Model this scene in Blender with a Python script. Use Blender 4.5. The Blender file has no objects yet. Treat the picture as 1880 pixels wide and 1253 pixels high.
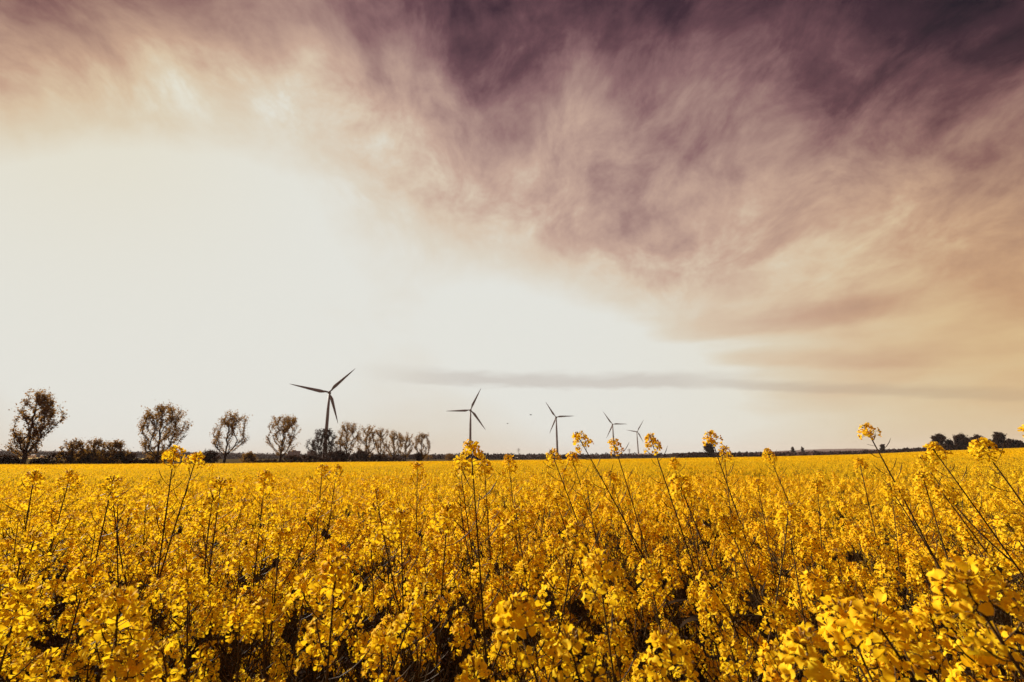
import bpy, math, random
import numpy as np
from mathutils import Vector, Matrix, Euler, noise
R = math.radians
SC = bpy.context.scene

# ------------------------------------------------------------------ camera, sky, sun, exposure
EYE = 1.45
F = 860.0                      # focal length in pixels of a 1880 px wide frame
PITCH, ROLL = 14.0, -0.8
cam_data = bpy.data.cameras.new("camera")
cam_data.sensor_width = 36.0
cam_data.lens = 36.0 * F / 1880.0
cam_data.clip_start = 0.02
cam_data.clip_end = 30000
cam_data.dof.use_dof = True
cam_data.dof.focus_distance = 1.7
cam_data.dof.aperture_fstop = 8.0
cam = bpy.data.objects.new("camera", cam_data)
SC.collection.objects.link(cam)
CM = Matrix.Translation((0, 0, EYE)) @ Matrix.Rotation(R(90 + PITCH), 4, 'X') @ Matrix.Rotation(R(ROLL), 4, 'Z')
cam.matrix_world = CM
SC.camera = cam
SC.view_settings.view_transform = 'Standard'
SC.view_settings.look = 'None'
SC.view_settings.exposure = 0.75
SC.view_settings.gamma = 1.0
SC.cycles.max_bounces = 8
SC.cycles.transmission_bounces = 6
SC.cycles.transparent_max_bounces = 8
SC.cycles.volume_bounces = 0

C3 = CM.to_3x3()
def ray(px, py):
    return (C3 @ Vector(((px - 940) / F, (626.5 - py) / F, -1.0)))
def at(px, py, Y):
    """point of the place seen at pixel (px, py) at forward distance Y (metres along +Y)"""
    r = ray(px, py)
    return Vector((0, 0, EYE)) + r * (Y / r.y)

SUN_AZ, SUN_EL = -54.0, 31.0      # azimuth from +Y (negative: to the left), elevation
sd = bpy.data.lights.new("sun", 'SUN')
sd.energy = 5.0
sd.angle = R(0.6)
sd.color = (1.0, 0.94, 0.82)
sun = bpy.data.objects.new("sun", sd)
SC.collection.objects.link(sun)
sv = Vector((math.sin(R(SUN_AZ)) * math.cos(R(SUN_EL)), math.cos(R(SUN_AZ)) * math.cos(R(SUN_EL)), math.sin(R(SUN_EL))))
sun.rotation_euler = sv.to_track_quat('Z', 'Y').to_euler()

W = bpy.data.worlds.new("World")
SC.world = W
W.use_nodes = True
nt = W.node_tree
nt.nodes.clear()
class NG:
    def __init__(s, nt): s.nt = nt
    def n(s, t, **k):
        x = s.nt.nodes.new(t)
        for a, b in k.items(): setattr(x, a, b)
        return x
    def put(s, sock, v):
        if hasattr(v, 'is_output'): s.nt.links.new(v, sock)
        elif v is not None: sock.default_value = v
    def m(s, op, a, b=None, c=None, clamp=False):
        x = s.n('ShaderNodeMath', operation=op, use_clamp=clamp)
        s.put(x.inputs[0], a)
        if b is not None: s.put(x.inputs[1], b)
        if c is not None: s.put(x.inputs[2], c)
        return x.outputs[0]
    def v(s, op, a, b=None, out=0):
        x = s.n('ShaderNodeVectorMath', operation=op)
        s.put(x.inputs[0], a)
        if b is not None: s.put(x.inputs[1], b)
        return x.outputs[out]
    def noise(s, vec, scale, detail=6, rough=.55, dist=0.0):
        x = s.n('ShaderNodeTexNoise')
        s.put(x.inputs['Vector'], vec)
        x.inputs['Scale'].default_value = scale
        x.inputs['Detail'].default_value = detail
        x.inputs['Roughness'].default_value = rough
        x.inputs['Distortion'].default_value = dist
        return x.outputs['Fac']
    def mix(s, f, a, b, mode='MIX'):
        x = s.n('ShaderNodeMix', data_type='RGBA', blend_type=mode)
        s.put(x.inputs[0], f); s.put(x.inputs[6], a); s.put(x.inputs[7], b)
        return x.outputs[2]
    def ramp(s, f, stops):
        x = s.n('ShaderNodeValToRGB')
        e = x.color_ramp.elements
        while len(e) < len(stops): e.new(0.5)
        for q, (p, c) in zip(e, stops): q.position = p; q.color = (*c, 1)
        s.put(x.inputs[0], f)
        return x.outputs[0]
    def maprange(s, v, a, b, c=0.0, d=1.0, smooth=True):
        x = s.n('ShaderNodeMapRange')
        x.interpolation_type = 'SMOOTHSTEP' if smooth else 'LINEAR'
        s.put(x.inputs[0], v)
        for i, q in enumerate((a, b, c, d)): x.inputs[i + 1].default_value = q
        return x.outputs[0]
def lin(r, g, b):
    f = lambda c: (c / 255) / 12.92 if c / 255 <= .04045 else ((c / 255 + .055) / 1.055) ** 2.4
    return (f(r), f(g), f(b))

g = NG(nt)
tc = g.n('ShaderNodeTexCoord').outputs['Generated']
dirv = g.v('NORMALIZE', tc)
def lobe(px, py, k, w, acc):
    d = ray(px, py).normalized()
    dp = g.v('DOT_PRODUCT', dirv, tuple(d), out=1)
    e = g.m('EXPONENT', g.m('MULTIPLY', g.m('SUBTRACT', dp, 1.0), float(k)))
    return g.m('MULTIPLY_ADD', e, float(w), acc)
acc = 0.45
LOBES = [(0, 20, 30, -0.248), (250, 20, 30, -0.15), (500, 20, 30, -0.03), (750, 20, 30, -0.1), (960, 20, 30, -0.167), (1180, 20, 30, -0.08), (1420, 20, 30, -0.154), (1660, 20, 30, -0.101), (1900, 20, 30, -0.122), (0, 170, 34, 0.129), (260, 170, 34, 0.138), (520, 170, 34, 0.127), (760, 170, 34, 0.071), (880, 170, 34, -0.028), (1060, 170, 34, 0.115), (1240, 170, 34, 0.106), (1440, 170, 34, 0.11), (1660, 170, 34, 0.037), (1880, 170, 34, -0.049), (100, 330, 34, 0.238), (450, 330, 34, 0.116), (760, 330, 34, 0.012), (950, 330, 34, 0.017), (1150, 330, 34, -0.173), (1330, 330, 34, 0.002), (1540, 330, 34, 0.1), (1760, 330, 34, 0.044), (250, 470, 36, -0.154), (650, 470, 36, 0.056), (950, 470, 36, 0.169), (1180, 470, 36, 0.017), (1380, 470, 36, 0.05), (1620, 470, 36, -0.067), (1850, 470, 36, 0.129), (100, 610, 24, 0.095), (500, 610, 24, -0.015), (900, 610, 24, 0.002), (1300, 610, 24, 0.073), (1550, 610, 24, -0.087), (1850, 610, 24, 0.084), (100, 760, 16, 0.234), (600, 760, 16, 0.19), (1100, 760, 16, 0.232), (1500, 760, 16, 0.123), (1850, 760, 16, 0.185), (940, 500, 3, 0.19), (1800, -200, 4, -0.256)]
for l in LOBES: acc = lobe(*l, acc)
for l in ((1180, 450, 110, -.05), (880, 140, 250, -.03), (1050, 130, 150, .04), (1130, 545, 150, .03), (620, 190, 160, .03), (450, 240, 60, -.015), (200, 190, 50, -.01), (60, 260, 20, .04), (300, 240, 25, .03), (750, 300, 90, -.05), (960, 390, 100, -.05), (1500, 330, 30, .03), (1000, 30, 60, .03), (330, 120, 25, -.02), (640, 80, 60, -.06), (1250, 500, 120, -.03), (1400, 790, 18, .045), (700, 230, 60, .03)): acc = lobe(*l, acc)
sep = g.n('ShaderNodeSeparateXYZ'); nt.links.new(dirv, sep.inputs[0])
X, Y, Z = sep.outputs
# cloud sheet overhead, seen in true perspective: project the direction on a plane
zz = g.m('ADD', g.m('MAXIMUM', Z, 0.0), 0.42)
comb = g.n('ShaderNodeCombineXYZ')
g.put(comb.inputs[0], g.m('DIVIDE', X, zz)); g.put(comb.inputs[1], g.m('MULTIPLY', g.m('DIVIDE', Y, zz), 1.0)); comb.inputs[2].default_value = 3.7
pl = comb.outputs[0]
warp = g.n('ShaderNodeTexNoise'); g.put(warp.inputs['Vector'], pl); warp.inputs['Scale'].default_value = 1.3; warp.inputs['Detail'].default_value = 3
wv = g.v('SCALE', g.v('SUBTRACT', warp.outputs['Color'], (.5, .5, .5))); wv.node.inputs['Scale'].default_value = 0.22
plw = g.v('ADD', pl, wv)
n1 = g.m('SUBTRACT', g.noise(plw, 2.3, 12, .62, .0), 0.5)
n2 = g.m('SUBTRACT', g.noise(g.v('MULTIPLY', plw, (1.15, .8, 1)), 6.6, 14, .63, .35), 0.5)
n3 = g.m('SUBTRACT', g.noise(g.v('MULTIPLY', dirv, (1, 1, 5)), 2.2, 5, .5, .4), 0.5)
elev = Z
# cloud contrast fades out in the bright veil round the sun and towards the horizon
amp = g.maprange(acc, 0.66, 0.89, 1.0, 0.05)
hz = g.maprange(elev, 0.03, 0.45, 0.25, 1.0)
amp = g.m('MULTIPLY', amp, hz)
cl = g.m('MULTIPLY_ADD', n1, 0.74, g.m('MULTIPLY', n2, 0.66))
t = g.m('MULTIPLY_ADD', cl, g.m('MULTIPLY', amp, 0.95), acc)
# soft level streaks low in the sky
low = g.m('MULTIPLY', g.maprange(elev, 0.02, 0.10, 0.0, 1.0), g.maprange(elev, 0.22, 0.42, 1.0, 0.0))
rightw = g.maprange(X, -0.1, 0.6, 0.10, 1.0)
t = g.m('MULTIPLY_ADD', n3, g.m('MULTIPLY', g.m('MULTIPLY', low, rightw), 0.30), t)
# one long thin grey cloud bank above the turbines, falling slightly to the right
az = g.m('ARCTAN2', X, Y)
def azel(px, py):
    d = ray(px, py).normalized()
    return math.atan2(d.x, d.y), d.z
def bank(px0, py0, px1, py1, wid, strength, lump, seed):
    a0, e0 = azel(px0, py0); a1, e1 = azel(px1, py1)
    am = g.m('SUBTRACT', az, a0)
    ee = g.m('MULTIPLY_ADD', am, (e1 - e0) / (a1 - a0), e0)
    nn = g.m('SUBTRACT', g.noise(g.v('ADD', g.v('MULTIPLY', dirv, (1, 1, 5)), (seed, 0, 0)), lump, 6, .55, .3), 0.5)
    dv = g.m('SUBTRACT', g.m('SUBTRACT', elev, ee), g.m('MULTIPLY', nn, wid * 1.1))
    body = g.m('MULTIPLY', g.maprange(dv, -wid, -wid * .35, 0, 1), g.maprange(dv, 0.0, wid, 1, 0))
    da = a1 - a0
    ends = g.m('MULTIPLY', g.maprange(am, -0.12 * da, 0.30 * da, 0, 1), g.maprange(am, 0.80 * da, 1.12 * da, 1, 0))
    return g.m('MULTIPLY', g.m('MULTIPLY', body, ends), strength)
b1 = bank(700, 684, 1360, 694, .023, 0.42, 12.0, 1.0)
b2 = bank(1180, 694, 1960, 724, .015, 0.38, 11.0, 4.0)
b3 = bank(1200, 610, 1700, 545, .035, 0.085, 4.5, 8.0)
b4 = bank(1270, 655, 1720, 650, .028, 0.07, 4.0, 12.0)
b5 = bank(-120, 425, 200, 460, .030, 0.025, 3.5, 15.0)
for b in (b3, b4, b5): t = g.m('SUBTRACT', t, b)
col = g.ramp(t, [(.06, lin(32, 22, 34)), (.20, lin(64, 41, 52)), (.32, lin(104, 71, 78)), (.42, lin(139, 104, 105)), (.54, lin(171, 140, 131)),
                 (.66, lin(198, 168, 151)), (.76, lin(216, 197, 176)), (.83, lin(221, 212, 196)), (.88, lin(228, 228, 221))])
streak = g.m('MAXIMUM', b1, b2)
col = g.mix(streak, col, (*lin(176, 162, 154), 1))
# warm tint low on the right and in the upper left corner
tint = g.m('MINIMUM', lobe(1990, 620, 16, 0.9, lobe(60, 40, 24, .38, 0.0)), 1.0)
col = g.mix(tint, col, (1.0, .84, .52, 1), 'MULTIPLY')
# the photographed sky is a thin overcast; a little of the clear sky still comes through it
sky = g.n('ShaderNodeTexSky', sky_type='NISHITA')
sky.sun_disc = False
sky.sun_elevation = R(SUN_EL)
sky.sun_rotation = R(SUN_AZ)
sky.air_density = 1.0; sky.dust_density = 3.0; sky.ozone_density = 1.0
veil = g.v('SCALE', col); veil.node.inputs['Scale'].default_value = 10.0
full = g.mix(0.985, g.v('MINIMUM', sky.outputs[0], (5, 5, 5)), veil)
bg = g.n('ShaderNodeBackground'); bg.inputs['Strength'].default_value = 0.0595
nt.links.new(full, bg.inputs['Color'])
nt.links.new(bg.outputs[0], g.n('ShaderNodeOutputWorld').inputs[0])
W.cycles.sampling_method = 'MANUAL'; W.cycles.sample_map_resolution = 512

# ------------------------------------------------------------------ materials
def mat(name, rgb, rough=.7, transl=0.0, tcol=None, var=0.0, vscale=20.0, rgb2=None, spec=.3, bump=0.0):
    m = bpy.data.materials.new(name); m.use_nodes = True
    t = m.node_tree; t.nodes.clear(); h = NG(t)
    geo = h.n('ShaderNodeNewGeometry')
    colr = (*rgb, 1)
    if var or rgb2:
        f = h.noise(geo.outputs['Position'], vscale, 3, .6)
        f = h.maprange(f, .32, .68, 0, 1)
        if name.startswith('petal'):
            lo = h.maprange(h.noise(geo.outputs['Position'], .35, 4, .6), .35, .65, -.3, .3)
            f = h.m('ADD', f, lo, clamp=True)
        colr = h.mix(f, (*rgb, 1), (*(rgb2 or tuple(c * (1 - var) for c in rgb)), 1))
    p = h.n('ShaderNodeBsdfPrincipled')
    h.put(p.inputs['Base Color'], colr)
    p.inputs['Roughness'].default_value = rough
    p.inputs['Specular IOR Level'].default_value = spec
    if bump:
        b = h.n('ShaderNodeBump'); b.inputs['Strength'].default_value = bump
        h.put(b.inputs['Height'], h.noise(geo.outputs['Position'], vscale * 2, 4))
        t.links.new(b.outputs[0], p.inputs['Normal'])
    out = h.n('ShaderNodeOutputMaterial')
    if transl:
        tr = h.n('ShaderNodeBsdfTranslucent')
        h.put(tr.inputs[0], h.mix(0.5, colr, (*(tcol or rgb), 1)))
        mx = h.n('ShaderNodeMixShader'); mx.inputs[0].default_value = transl
        t.links.new(p.outputs[0], mx.inputs[1]); t.links.new(tr.outputs[0], mx.inputs[2])
        t.links.new(mx.outputs[0], out.inputs[0])
    else:
        t.links.new(p.outputs[0], out.inputs[0])
    return m
M = {
    'petal': mat('petal', (.95, .675, .020), .7, .42, (.96, .63, .010), rgb2=(.93, .50, .009), vscale=45, spec=.08),
    'petal_far': mat('petal_far', (.93, .60, .010), .8, .42, (.95, .55, .008), rgb2=(.87, .46, .007), vscale=2.2, spec=.04),
    'bud': mat('bud', (.42, .20, .02), .5, .15, rgb2=(.22, .12, .02), vscale=120),
    'stem': mat('stem', (.075, .045, .018), .45, rgb2=(.045, .026, .013), vscale=30, spec=.04),
    'leaf': mat('leaf', (.028, .016, .008), .9, .08, rgb2=(.018, .010, .006), vscale=18, spec=.02),
    'soil': mat('soil', (.028, .012, .009), .95, rgb2=(.015, .007, .006), vscale=6, bump=.5, spec=0),
    'grass': mat('grass', (.085, .060, .018), .9, rgb2=(.05, .032, .014), vscale=.03, spec=0),
    'yellow_land': mat('yellow_land', (.62, .40, .06), .9, rgb2=(.45, .28, .05), vscale=.05, spec=.05),
    'bark': mat('bark', (.050, .028, .020), .9, rgb2=(.030, .016, .012), vscale=3, bump=.4, spec=.1),
    'tree_leaf': mat('tree_leaf', (.12, .060, .018), .7, .5, (.50, .24, .025), rgb2=(.055, .024, .012), vscale=1.2, spec=.05),
    'dark_leaf': mat('dark_leaf', (.042, .019, .012), .6, .22, (.12, .05, .015), rgb2=(.028, .013, .010), vscale=1.0, spec=.04),
    'wood': mat('wood', (.060, .027, .020), .8, .12, rgb2=(.036, .017, .015), vscale=.05, spec=.05),
    'hill': mat('hill', (.11, .060, .045), .95, rgb2=(.075, .040, .032), vscale=.006, spec=.02),
    'tower_paint': mat('tower_paint', (.20, .14, .12), .6, rgb2=(.17, .115, .10), vscale=.4, spec=.4),
    'wall': mat('wall', (.30, .21, .17), .85, rgb2=(.25, .17, .14), vscale=.4),
    'pale_wall': mat('pale_wall', (.68, .58, .48), .8, rgb2=(.6, .5, .42), vscale=.4),
    'roof': mat('roof', (.16, .075, .055), .8, rgb2=(.11, .05, .04), vscale=1),
    'glass': mat('glass', (.04, .035, .035), .2, spec=.6),
    'steel': mat('steel', (.30, .26, .22), .5, spec=.4),
    'feather': mat('feather', (.018, .014, .012), .8),
}

# ------------------------------------------------------------------ mesh helpers
class MB:
    def __init__(s): s.v = []; s.f = []; s.m = []; s.slots = []
    def slot(s, name):
        if name not in s.slots: s.slots.append(name)
        return s.slots.index(name)
    def poly(s, pts, mname):
        b = len(s.v); s.v.extend([tuple(p) for p in pts]); s.f.append(tuple(range(b, b + len(pts)))); s.m.append(s.slot(mname))
    def tris(s, pts, faces, mname):
        b = len(s.v); s.v.extend([tuple(p) for p in pts]); k = s.slot(mname)
        for f in faces: s.f.append(tuple(b + i for i in f)); s.m.append(k)
    def tube(s, pts, rad, sides, mname, cap=True):
        pts = [Vector(p) for p in pts]
        n = len(pts); b = len(s.v); k = s.slot(mname)
        up = Vector((0, 0, 1))
        t0 = (pts[1] - pts[0]).normalized()
        a = t0.cross(Vector((1, 0, 0)) if abs(t0.x) < .8 else Vector((0, 1, 0))).normalized()
        for i in range(n):
            t = (pts[min(i + 1, n - 1)] - pts[max(i - 1, 0)])
            if t.length < 1e-9: t = t0.copy()
            t.normalize()
            a = (a - t * a.dot(t)).normalized()
            c = t.cross(a)
            r = rad[i] if hasattr(rad, '__len__') else rad
            for q in range(sides):
                w = 2 * math.pi * q / sides
                s.v.append(tuple(pts[i] + (a * math.cos(w) + c * math.sin(w)) * r))
        for i in range(n - 1):
            for q in range(sides):
                q2 = (q + 1) % sides
                s.f.append((b + i * sides + q, b + i * sides + q2, b + (i + 1) * sides + q2, b + (i + 1) * sides + q)); s.m.append(k)
        if cap:
            s.f.append(tuple(b + q for q in reversed(range(sides)))); s.m.append(k)
            s.f.append(tuple(b + (n - 1) * sides + q for q in range(sides))); s.m.append(k)
    def box(s, lo, hi, mname, mtx=None):
        (x0, y0, z0), (x1, y1, z1) = lo, hi
        p = [Vector(q) for q in ((x0, y0, z0), (x1, y0, z0), (x1, y1, z0), (x0, y1, z0), (x0, y0, z1), (x1, y0, z1), (x1, y1, z1), (x0, y1, z1))]
        if mtx: p = [mtx @ q for q in p]
        s.tris(p, [(0, 3, 2, 1), (4, 5, 6, 7), (0, 1, 5, 4), (1, 2, 6, 5), (2, 3, 7, 6), (3, 0, 4, 7)], mname)
    def add(s, o, mtx=None):
        b = len(s.v)
        if mtx is None: s.v.extend(o.v)
        else:
            if not hasattr(o, 'np') or len(o.np) != len(o.v): o.np = np.array(o.v)
            A = np.array(mtx)
            q = o.np @ A[:3, :3].T + A[:3, 3]
            s.v.extend(map(tuple, q))
        mp = [s.slot(x) for x in o.slots]
        s.f.extend(tuple(b + i for i in f) for f in o.f); s.m.extend(mp[i] for i in o.m)
    def mesh(s, name, smooth=False):
        me = bpy.data.meshes.new(name)
        me.from_pydata(s.v, [], s.f)
        for x in s.slots: me.materials.append(M[x])
        me.polygons.foreach_set('material_index', s.m)
        if smooth: me.polygons.foreach_set('use_smooth', [True] * len(s.f))
        me.update()
        return me
def link(o): SC.collection.objects.link(o); return o
def obj(name, data, parent=None, loc=None):
    o = link(bpy.data.objects.new(name, data))
    if parent: o.parent = parent
    if loc is not None: o.location = loc
    return o
def tag(o, label=None, cat=None, group=None, kind=None):
    if label: o['label'] = label
    if cat: o['category'] = cat
    if group: o['group'] = group
    if kind: o['kind'] = kind
    return o
def thing(name, loc, label, cat, group=None):
    return tag(obj(name, None, None, loc), label, cat, group)

# ------------------------------------------------------------------ the lie of the land
CT = math.cos(R(PITCH))
def interp(x, xs, ys): return float(np.interp(x, xs, ys))
EDGE_X = [0, 400, 600, 900, 1100, 1400, 1580, 1700, 1880]
EDGE_PY = [854, 852, 849.7, 846.5, 844, 839.5, 835, 829.5, 823]
DEP_X = [-300, 0, 285, 415, 515, 635, 775, 900, 1100, 1400, 1600, 1720, 1880, 2200]
DEP = [100, 108, 135, 158, 172, 200, 262, 330, 380, 380, 330, 270, 235, 220]
LAND_X = [-400, 0, 100, 250, 400, 520, 700, 900, 1100, 1400, 1600, 1880, 2300]
LAND = [14, 13, 11, 9, 5, 4, 1, -.5, -1, 0, -2, -4, -4]          # rise of the far land above eye level, in photo pixels
def horizon(px): return 841 - math.tan(R(.8)) * (px - 940)
def col_of(x, y):
    if y <= 1e-3: return -400 if x < 0 else 2300
    return max(-400.0, min(2300.0, 940 + F * (x / y) / CT))
def ce_at(px):
    p = max(0, min(1880, px))
    return (horizon(p) - interp(p, EDGE_X, EDGE_PY)) / 913.0
def canopy(x, y):
    """height of the mean flower level relative to the eye"""
    d = math.hypot(x, y); px = col_of(x, y)
    De = interp(px, DEP_X, DEP); cE = ce_at(px) * De
    near = lambda q: -.27 - .23 * (1 - math.exp(-q / 7))
    t = min(1.0, max(0.0, y) / De)
    return near(d) + (cE - near(De)) * t ** 1.25
def swell(x, y): return noise.noise(Vector((x * .55, y * .55, 3.0))) * .07 + noise.noise(Vector((x * .13, y * .13, 9.0))) * .05
STAND = 1.13
def edge_depth(x, y): return interp(col_of(x, y), DEP_X, DEP)
def ground(x, y):
    De = edge_depth(x, y); px = col_of(x, y)
    zc = EYE + canopy(x, y) - STAND
    if y > De:
        t = min(1.0, (y - De) / 550.0); t = t * t * (3 - 2 * t)
        zl = EYE + interp(px, LAND_X, LAND) / 913.0 * min(y, 1600)
        return (zc - .25 * min(1, (y - De) / 8)) * (1 - t) + zl * t
    return zc

# ground sheet: one polar sheet to the horizon, all round
def build_ground():
    radii = [0.0] + list(np.geomspace(.6, 60, 34)) + list(np.geomspace(70, 420, 46)) + list(np.geomspace(460, 8400, 30))
    A = list(np.linspace(-62, 62, 150)) + list(np.linspace(66, 294, 40))
    vs = []; fs = []; ms = []
    for r in radii:
        for a in A:
            x, y = r * math.sin(R(a)), r * math.cos(R(a))
            vs.append((x, y, ground(x, y)))
    n = len(A)
    for i in range(len(radii) - 1):
        for j in range(n):
            j2 = (j + 1) % n
            fs.append((i * n + j, i * n + j2, (i + 1) * n + j2, (i + 1) * n + j))
            r, a = radii[i + 1], A[j]
            x, y = r * math.sin(R(a)), r * math.cos(R(a))
            ms.append(0 if y < edge_depth(x, y) + 3 and r < 500 else 1)
    me = bpy.data.meshes.new('ground'); me.from_pydata(vs, [], fs)
    me.materials.append(M['soil']); me.materials.append(M['grass'])
    me.polygons.foreach_set('material_index', ms)
    me.polygons.foreach_set('use_smooth', [True] * len(fs)); me.update()
    tag(obj('ground', me), kind='structure')
build_ground()

# ------------------------------------------------------------------ rapeseed
GA = math.pi * (3 - math.sqrt(5))
def frame(n, rng=None, spin=None):
    n = Vector(n).normalized()
    a = n.cross(Vector((0, 0, 1)) if abs(n.z) < .9 else Vector((1, 0, 0))).normalized()
    b = n.cross(a)
    w = spin if spin is not None else rng.uniform(0, 6.28)
    a, b = a * math.cos(w) + b * math.sin(w), b * math.cos(w) - a * math.sin(w)
    return a, b, n
def flower_hi(mb, c, n, rng, s=1.0):
    a, b, n = frame(n, rng)
    shut = rng.random() < .15; cup0 = rng.uniform(1.0, 1.7) if shut else rng.uniform(.0, .8)
    for k in range(4):
        w = k * math.pi / 2 + rng.uniform(-.2, .2)
        rd = a * math.cos(w) + b * math.sin(w); td = b * math.cos(w) - a * math.sin(w)
        L = .0105 * s * rng.uniform(.85, 1.15); Wd = .0044 * s * rng.uniform(.85, 1.2)
        cup = cup0 + rng.uniform(-.25, .3)
        tip = cup - (rng.uniform(-.1, .4) if shut else rng.uniform(.2, 1.2))
        L0 = L; L = L / math.sqrt(1 + .35 * max(0, cup) ** 2)
        tw = rng.uniform(-.8, .8)
        td = (td + n * tw * .6).normalized()
        p0 = c + rd * .0010 * s
        p1 = c + rd * (.0035 * s) + n * (.0042 * s * (.4 + min(cup, .7)))
        def P(u, side, lift):
            return c + rd * (.0030 * s + u * L * .8) + n * (.0042 * s * (.4 + min(cup, .7)) + u * L * .62 * (cup * (1 - u) + tip * u) + lift) + td * side
        e = Wd * .22
        pts = [p0 - td * .0005 * s, p0 + td * .0005 * s,
               P(.22, -Wd * .72, e), P(.22, 0, 0), P(.22, Wd * .72, e),
               P(.62, -Wd * 1.05, e * 1.2), P(.62, 0, -e * .4), P(.62, Wd * 1.05, e * 1.2),
               P(.95, -Wd * .62, 0), P(.90, 0, -e), P(.95, Wd * .62, 0)]
        mb.tris(pts, [(0, 1, 3), (0, 3, 2), (1, 4, 3), (2, 3, 6, 5), (3, 4, 7, 6), (5, 6, 9, 8), (6, 7, 10, 9)], 'petal')
    for k in range(5):
        w = k * 1.257 + rng.random()
        d = (a * math.cos(w) + b * math.sin(w))
        q0 = c + n * .002 * s; q1 = c + d * .0016 * s + n * .0075 * s
        mb.tube([q0, q1], [.0003 * s, .0007 * s], 3, 'bud', cap=False)
def flower_mid(mb, c, n, rng, s=1.0):
    a, b, n = frame(n, rng)
    for k in range(4):
        w = k * math.pi / 2 + rng.uniform(-.25, .25)
        rd = a * math.cos(w) + b * math.sin(w); td = b * math.cos(w) - a * math.sin(w)
        L = .0115 * s; Wd = .0047 * s; cup = rng.uniform(0, .8); tip = cup - rng.uniform(.2, 1.0)
        p0 = c
        m = c + rd * L * .55 + n * L * .55 * cup
        t = c + rd * L + n * L * (cup * .55 + tip * .45)
        mb.tris([p0, m + td * Wd, t + td * Wd * .45, t - td * Wd * .45, m - td * Wd], [(0, 1, 4), (1, 2, 3, 4)], 'petal')
def pod(mb, base, out, rng, L, r=.0009, segs=4, sides=4):
    """pedicel plus upcurved seed pod"""
    up = Vector((0, 0, 1))
    pts = [base]; d = (out + up * rng.uniform(-.1, .35)).normalized()
    step = L / segs
    for i in range(segs):
        pts.append(pts[-1] + d * step)
        d = (d + up * rng.uniform(.12, .42)).normalized()
    rr = [r * .6] + [r * .75] + [r * 1.25] * (segs - 2) + [r * .35]
    mb.tube(pts, rr[:segs + 1], sides, 'stem', cap=False)
def raceme(seed, hi=True, n=None):
    """flower cluster standing on +Z from the origin; returns (flowers+pedicels, buds)"""
    rng = random.Random(seed)
    mb = MB(); bd = MB()
    n = n or rng.randint(13, 20)
    H = .034 * rng.uniform(.8, 1.4)
    mb.tube([(0, 0, -.002), (0, 0, H * .6), (0, 0, H + .006)], [.0015, .0012, .0007], 5 if hi else 3, 'stem', cap=False)
    for i in range(n):
        u = i / (n - 1)
        w = i * GA + rng.uniform(-.3, .3)
        el = -.15 + 1.05 * u + rng.uniform(-.2, .2)
        ln = (.0255 - .011 * u) * rng.uniform(.8, 1.2)
        d = Vector((math.cos(w) * math.cos(el), math.sin(w) * math.cos(el), math.sin(el)))
        b0 = Vector((0, 0, H * u * .96))
        sag = Vector((0, 0, -.004 * (1 - u)))
        tip = b0 + d * ln + sag
        if hi: mb.tube([b0, b0 + d * ln * .5 + Vector((0, 0, .0012)), tip], [.0005, .0005, .0007], 3, 'stem', cap=False)
        nd = (d + Vector((rng.uniform(-.5, .5), rng.uniform(-.5, .5), rng.uniform(-.2, .5)))).normalized()
        s = rng.uniform(.85, 1.12)
        if hi: flower_hi(mb, tip, nd, rng, s)
        else: flower_mid(mb, tip, nd, rng, s * 1.05)
    nb = rng.randint(11, 17) if hi else 4
    for i in range(nb):
        w = i * GA; el = .5 + 1.0 * (i / nb) + rng.uniform(-.15, .15)
        d = Vector((math.cos(w) * math.cos(el), math.sin(w) * math.cos(el), math.sin(el)))
        c0 = Vector((0, 0, H)) ; ln = rng.uniform(.006, .014)
        k = 1 if hi else 1.8
        c = c0 + d * ln
        bd.tube([c0, c, c + d * .0022 * k, c + d * .0045 * k, c + d * .0062 * k], [.0004, .0005, .0013 * k, .0012 * k, .0003], 5 if hi else 3, 'bud', cap=False)
    return mb, bd

HI = [raceme(100 + i, True) for i in range(9)] + [raceme(200 + i, True, 19 + 2 * (i % 4)) for i in range(6)]
NS, ND = 9, 6
HI_MESH = [(a.mesh('flower_cluster', True), b.mesh('bud_cluster', True)) for a, b in HI]
MID = [raceme(300 + i, False, 12) for i in range(6)]

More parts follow.
